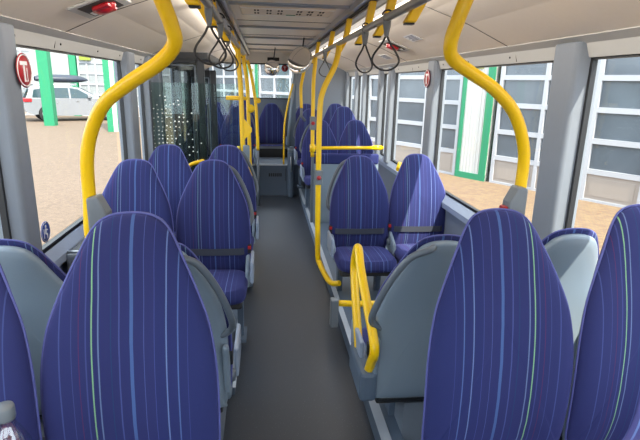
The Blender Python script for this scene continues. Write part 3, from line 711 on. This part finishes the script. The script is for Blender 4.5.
# slanted grey screen edge beside it
e = empty('side_screen', (.40, 7.3, .0))
MB().tube([(-.055, 0, .70), (-.05, 0, .95), (-.01, 0, 1.35), (.04, 0, 1.75)], .02, 10).build('screen_tube', M['shell'], e)
MB().add([(-.04, .01, .72), (.05, .01, .72), (.05, .01, 1.75), (.04, .01, 1.75), (-.01, .01, 1.35), (-.04, .01, .95), (-.04, .02, .72), (.05, .02, .72), (.05, .02, 1.75), (.04, .02, 1.75), (-.01, .02, 1.35), (-.04, .02, .95)],
         [(0, 1, 2, 3, 4, 5), (11, 10, 9, 8, 7, 6), (0, 6, 7, 1), (1, 7, 8, 2), (2, 8, 9, 3), (3, 9, 10, 4), (4, 10, 11, 5), (5, 11, 6, 0)]).build('pane', M['podium'], e)
MB().box(-.07, .015, -.22, .0, .0, .68).build('lower_box', M['podium'], e, bevel=.03)
MB().box(-.075, .02, -.24, .0, .66, .71).build('cover_ledge', M['handle'], e, bevel=.015)
MB().tube([(-.03, -.225, .60), (-.025, -.23, .5), (-.02, -.225, .38)], .008, 8).build('pull_handle', M['alu'], e)
tag(e, 'grey side screen on a rounded box at the foot of the rear platform', 'screen')

# yellow hoop on the backward right seat
hp = [(.425, 1.83, .43), (.428, 1.79, .50), (.428, 1.745, .60), (.420, 1.88, .72), (.412, 2.01, .83), (.415, 2.07, .875), (.420, 2.12, .885), (.425, 2.18, .86), (.424, 2.22, .75), (.420, 2.10, .58), (.418, 2.01, .47), (.418, 2.0, .40)]
hr = empty('armrest_hoop', (.43, 1.9, .10))
MB().tube([p - Vector((.43, 1.9, .10)) for p in smooth_path(hp, 6)], .0195, 14).build('hoop', M['yellow'], hr)
MB().box(-.045, .03, -.12, .16, .22, .36).build('mount', M['podium'], hr, bevel=.02)
tag(hr, 'upright yellow hoop at the aisle end of the grey-backed right seat', 'armrest hoop')
# low yellow crossbar at the floor beside the hoop
lb = empty('foot_rail', (.46, 2.9, .10))
MB().tube([(-.02, 0, .16), (.10, -.02, .16), (.34, -.02, .155)], .02, 12).build('tube', M['yellow'], lb)
MB().box(-.05, -.0, -.03, .03, .0, .19).build('bracket', M['case'], lb, bevel=.008)
tag(lb, 'low yellow bar and bracket under the front edge of the belted right seats', 'foot rail')
# far short yellow grab bits
yb = empty('window_grab', (1.27, 4.62, .80)); MB().tube([(-.05, -.16, .06), (.0, -.02, .09), (.04, .08, .05)], .02, 10).build('tube', M['yellow'], yb); MB().box(.03, .08, .06, .12, -.04, .08).build('foot', M['yellow'], yb)
tag(yb, 'short yellow grab handle low on the right window ledge', 'grab handle')
yb = empty('screen_grab', (-.62, 4.68, .845)); MB().tube(smooth_path([(-.09, 0, -.03), (-.05, -.03, .02), (.02, -.04, .045), (.06, 0, .05)], 5), .017, 10).build('tube', M['yellow'], yb)
tag(yb, 'short curved yellow grip on the glass screen', 'grab handle')

# ---------------------------------------------------------------- middle door and screen
def door_leaf(x0, x1, y, z1, n, label_kind):
    r = empty('door_%d' % n, ((x0 + x1) / 2, y, 0)); r['kind'] = 'structure'
    w = (x1 - x0) / 2
    m = MB().box(-w, -w + .07, -.02, .02, .02, z1).box(w - .07, w, -.02, .02, .02, z1).box(-w + .07, w - .07, -.02, .02, z1 - .07, z1).box(-w + .07, w - .07, -.02, .02, .02, .12)
    m.build('leaf_frame', M['darkframe'], r, bevel=.008)
    MB().box(-w + .07, w - .07, -.004, .004, .12, z1 - .07).build('glass_pane', M['tint'], r)
    m = MB().box(-w + .08, -w + .092, -.012, -.004, .12, z1 - .08).box(w - .092, w - .08, -.012, -.004, .12, z1 - .08).box(-w + .08, w - .08, -.012, -.004, z1 - .092, z1 - .08)
    m.build('rubber_seal', M['handle'], r)
    MB().tube([(w - .10, -.06, .75), (w - .10, -.07, .9), (w - .10, -.06, 1.35)], .014, 10).build('push_bar', M['darkframe'], r)
    return r
door_leaf(-1.04, -.56, 5.02, 1.83, 1, '')
door_leaf(-.93, -.56, 6.22, 1.73, 2, '')
w = MB().box(-1.06, -.52, 4.97, 6.32, 1.80, 1.86).build('door_header', M['darkframe']); tag(w, kind='structure'); w.name = 'trim_60'
MB().prism([(4.93, 1.70), (5.0, 1.86), (5.25, 1.86), (6.3, 1.80), (6.3, 1.76), (5.02, 1.79)], 'x', -1.06, -1.0).build('trim_61', M['darkframe'], kind='structure')
MB().box(-1.09, -.95, 4.86, 4.97, .0, 1.80).build('trim_62', M['pillar'], kind='structure')
sc = empty('glass_screen', (-.62, 4.74, .0))
MB().box(-.39, .40, -.004, .004, .25, 1.585).build('glass_pane', M['screen'], sc)
MB().box(-.40, -.38, -.02, .02, .04, 1.60).build('screen_post', M['darkframe'], sc); MB().box(.395, .425, -.015, .015, .04, 1.60).build('screen_post', M['handle'], sc)
MB().box(-.38, .40, -.012, .012, .04, .26).build('lower_panel', M['wallgrey'], sc)
tag(sc, 'greenish glass screen printed with white dots before the middle door', 'glass screen')

# ---------------------------------------------------------------- ceiling fittings
def mirror(loc, rad, tilt, label, group):
    r = empty('round_mirror', loc)
    rot = Matrix.Rotation(tilt[0], 3, 'X') @ Matrix.Rotation(tilt[1], 3, 'Z')
    rot = Matrix.Rotation(tilt[1], 3, 'Z') @ Matrix.Rotation(tilt[0], 3, 'X')
    pf = [(rad * math.sin(a), -(.03 * math.cos(a * 1.0) * 1.0)) for a in [1.5707 * k / 8 for k in range(0, 9)]]
    pf = [(max(.0001, q), h_) for q, h_ in pf]
    MB().lathe(pf + [(rad * .98, .004), (.0001, .004)], (0, 0, 0), 'y', 36, rot).build('mirror_face', M['mirror'], r)
    MB().lathe([(rad, -.004), (rad + .006, .0), (rad + .006, .012), (rad * .9, .02), (.0001, .024)], (0, 0, 0), 'y', 36, rot).build('housing', M['band'], r)
    tp = rot @ Vector((0, .02, 0))
    MB().tube([tp, tp + Vector((.02, .03, .08)), (.05, .04, 2.1 - loc[2])], .008, 8).build('stalk', M['dark'], r)
    tag(r, label, 'mirror', group)
mirror((.40, 5.9, 1.86), .15, (-.30, -.60), 'large round convex mirror right of the ceiling centre, reflecting cream', 'interior mirrors')
mirror((.115, 7.6, 1.815), .105, (-.02, -.15), 'small round convex mirror above the left side of the rear window', 'interior mirrors')
dp = MB().box(.06, .26, 8.9, 8.96, 1.965, 2.02).build('display_sign', M['dark'], bevel=.005); tag(dp, 'small black panel at the rear end of the ceiling above the rear window', 'display')

# invented light strips along the two ceiling channels, added to brighten the interior
M['fill_lamp'] = D.materials.new('fill_strip_emitter'); M['fill_lamp'].use_nodes = True
_b = M['fill_lamp'].node_tree.nodes['Principled BSDF']; _b.inputs['Base Color'].default_value = (.8, .78, .74, 1); _b.inputs['Emission Color'].default_value = (1, .93, .84, 1); _b.inputs['Emission Strength'].default_value = .25
for q, nm in ((lambda x: x, 'left'), (mx_, 'right')):
    e = empty('fill_light_strip', (q(-.345), 3.3, 2.03))
    MB().box(-.018, .018, -5.4, 5.2, -.006, .016).build('fill_diffuser', M['fill_lamp'], e, bevel=.004)
    MB().box(-.024, .024, -5.45, 5.25, .010, .022).build('housing', M['tube'], e)
    for k in range(4):
        L = D.lights.new('fill_area_light', 'AREA'); L.shape = 'RECTANGLE'; L.size = .04; L.size_y = 2.5; L.energy = 4.6; L.color = (1, .93, .84)  # area lights added as fill for the dim ceiling and seats
        lo = D.objects.new('fill_area_light', L); COL.objects.link(lo); lo.parent = e; sg = -1 if q(0) == 0 else 1
        lo.location = (sg * .025, -4.0 + 2.62 * k, -.012); zz = Vector((-sg * .75, 0, .66)).normalized(); yv = Vector((0, 1, 0)); lo.rotation_euler = Matrix((yv.cross(zz), yv, zz)).transposed().to_euler()
    tag(e, 'added slim fill light strip along the %s edge of the ceiling centre' % nm, 'ceiling light')

# ceiling vent plate with two rows of slots
vp = empty('ceiling_vent', (.17, 3.98, 2.115))
MB().box(-.34, .34, -.22, .16, -.012, 0).build('plate', M['cream'], vp, bevel=.006)
fr = MB().tube([(-.33, -.21, -.013), (.33, -.21, -.013), (.33, .15, -.013), (-.33, .15, -.013)], .004, 6, True).build('raised_border', M['white'], vp)
for gx in (-.22, -.13, -.05, .09, .17, .25):
    for gy in (-.10, .04):
        q = MB().box(gx - .018, gx - .004, gy - .03, gy + .03, -.0145, -.012).box(gx + .004, gx + .018, gy - .03, gy + .03, -.0145, -.012).build('slot', M['ventdark'], vp)
MB().box(.0, .07, .095, .125, -.0145, -.012).build('green_mark', M['facgreen'], vp)
tag(vp, 'rectangular ceiling vent plate with two rows of dark slots over the aisle', 'vent')

# emergency levers on the coving
def lever(q, yy, label, L=.30):
    a = Vector((q(-.86), 0, 1.881)); b = Vector((q(-.62), 0, 1.9755)); t_ = (b - a).normalized(); cc = (a + b) / 2
    nrm = Vector((t_.z, 0, -t_.x)); nrm = nrm if nrm.z < 0 else -nrm
    r = empty('emergency_lever', (cc.x, yy, cc.z))
    mt = Matrix((t_, Vector((0, 1, 0)), -nrm)).transposed()
    r.rotation_euler = mt.to_euler()
    MB().box(-.11, .11, -L / 2, L / 2, -.008, .004).build('bezel', M['band'], r, bevel=.006)
    MB().box(-.075, .075, -L / 2 + .03, L / 2 - .03, -.011, -.007).build('recess', M['ventdark'], r, bevel=.004)
    MB().lathe([(.0, -.04), (.035, -.036), (.055, -.02), (.055, -.008)], (.01, 0, 0), 'z', 20).build('red_knob', M['red'], r)
    MB().box(-.03, .05, -.08, .08, -.03, -.01).build('lever_handle', M['red'], r, bevel=.012)
    MB().box(-.065, -.045, .02, .09, -.014, -.010).build('white_mark', M['white'], r)
    tag(r, label, 'emergency lever')
lever(lambda x: x, 2.56, 'red emergency lever in a recess on the left ceiling coving')
lever(mx_, 4.35, 'red emergency lever in a recess on the right ceiling coving')
def flat_label(q, x, yy, L, Wd, label):
    z = 1.93 - (-.75 - x) * .44
    a = Vector((q(x), yy, z - .003)); sg = 1 if q(0) == 0 else -1
    r = empty('notice_label', a, 0); r.rotation_euler = (0, -sg * math.atan(.40), 0)
    MB().box(-Wd / 2, Wd / 2, -L / 2, L / 2, -.002, .001).build('label_sheet', M['white'], r)
    m = MB()
    for k in range(5): m.box(-Wd * .35 + k * Wd * .16, -Wd * .28 + k * Wd * .16, -L * .4, L * .35 - (k % 2) * .04, -.003, -.002)
    m.build('print_lines', M['greysign'], r)
    tag(r, label, 'label')
flat_label(mx_, -.86, 5.15, .28, .10, 'white notice label behind the red lever on the right coving')
flat_label(mx_, -.72, 3.75, .24, .09, 'white notice label nearer than the red lever on the right coving')

# ---------------------------------------------------------------- stickers on pillars and glass
def sticker(loc, rad, sx, m, label, kind):
    r = empty('round_sticker', loc)
    MB().lathe([(.0001, 0), (rad, 0), (rad, .002 * 1), (.0001, .002)], (0, 0, 0), 'x', 32).build('disc', M[m], r)
    X = lambda a: -sx * a
    g = MB(); rr = rad * .9
    g.tube([(X(.003), rr * math.cos(a), rr * math.sin(a)) for a in [2 * math.pi * k / 32 for k in range(32)]], .0028 if kind == 'hammer' else .0012, 5, True)
    g.build('white_ring', M['white'], r)
    def bar(m_, y0, z0, y1, z1, w_):
        d = Vector((0, y1 - y0, z1 - z0)).normalized(); n_ = Vector((0, -d.z, d.y)) * w_ / 2; a_, b_ = Vector((0, y0, z0)), Vector((0, y1, z1))
        ps = [a_ + n_, b_ + n_, b_ - n_, a_ - n_]
        vs = [(X(.002), p.y, p.z) for p in ps] + [(X(.004), p.y, p.z) for p in ps]
        m_.add(vs, [(0, 1, 2, 3), (7, 6, 5, 4), (0, 4, 5, 1), (1, 5, 6, 2), (2, 6, 7, 3), (3, 7, 4, 0)])
    g = MB(); u = rad
    if kind == 'hammer':
        bar(g, -.05 * u, -.65 * u, -.05 * u, .35 * u, .17 * u); bar(g, -.5 * u, .42 * u, .38 * u, .42 * u, .22 * u); bar(g, .30 * u, -.6 * u, .30 * u, .15 * u, .06 * u); bar(g, -.05 * u, -.6 * u, .32 * u, -.6 * u, .06 * u)
    else:
        g.lathe([(.0001, 0), (.14 * u, 0), (.14 * u, .002), (.0001, .002)], (X(.002) if sx > 0 else .002, .05 * u, .5 * u), 'x', 14)
        bar(g, .02 * u, .32 * u, -.08 * u, -.15 * u, .26 * u); bar(g, -.08 * u, -.15 * u, .25 * u, -.25 * u, .16 * u); bar(g, .25 * u, -.25 * u, .22 * u, -.7 * u, .13 * u); bar(g, .05 * u, .2 * u, .42 * u, .12 * u, .1 * u)
        bar(g, -.38 * u, .35 * u, -.42 * u, -.55 * u, .08 * u)
    g.build('pictogram', M['white'], r)
    tag(r, label, 'sticker')
sticker((XL + .078, 2.29, 1.628), .070, -1, 'red', 'round red emergency hammer sticker on the left window pillar', 'hammer')
sticker((XR - .080, 4.18, 1.665), .072, 1, 'red', 'round red emergency hammer sticker on the right window pillar', 'hammer')
sticker((XL + .004, 2.47, .875), .052, -1, 'bluesign', 'small round blue seat pictogram sticker at the bottom of the left window', 'seat')
e = empty('round_sticker', (.37, Y1 - .0, 1.86))
MB().lathe([(.0001, -.004), (.06, -.004), (.06, -.002), (.0001, -.002)], (0, 0, 0), 'y', 24).build('disc', M['red'], e)
MB().box(-.02, .02, -.007, -.004, .015, .03).box(-.005, .005, -.007, -.004, -.035, .02).build('pictogram', M['white'], e)
tag(e, 'small red round sticker high on the rear window', 'sticker')

# ---------------------------------------------------------------- litter bin on the left wall
lb = empty('litter_bin', (-.985, 2.72, .565))
m = MB().prism([(-.035, .0), (-.035, .165), (.06, .165), (.05, .0)], 'y', -.17, .17); m.build('bin_body', M['wallgrey'], lb, bevel=.012)
MB().box(-.022, .046, -.15, .15, .1655, .1665).build('bin_opening', M['dark'], lb)
MB().tube([(-.03, .15, .172), (.056, .15, .172), (.056, -.15, .172), (-.03, -.15, .172)], .007, 8).build('bin_rim', M['alu'], lb)
tag(lb, 'small grey litter bin with shiny rim under the left window ledge', 'litter bin')

# ---------------------------------------------------------------- bottle standing on the left foreground seat
bt = empty('drink_bottle', (-.545, .97, .545)); bt.scale = (1.12, 1.12, 1.22)
pf = [(.0001, 0), (.040, .0), (.044, .008), (.044, .16), (.043, .21), (.036, .245), (.024, .272), (.016, .284), (.0145, .305), (.0145, .312)]
gm = glass('bottle_plastic', (.86, .9, .9), .22)
MB().lathe(pf, (0, 0, 0), 'z', 32).build('bottle_body', gm, bt)
MB().lathe([(.0165, .296), (.0175, .30), (.0175, .318), (.016, .322), (.0001, .322)], (0, 0, 0), 'z', 24).build('screw_cap', M['case'], bt)
MB().lathe([(.0448, .04), (.0452, .045), (.0452, .135), (.0448, .14)], (0, 0, 0), 'z', 32).build('red_sleeve', M['red'], bt)
tag(bt, 'clear bottle with red sleeve standing at the lower left picture corner', 'bottle')
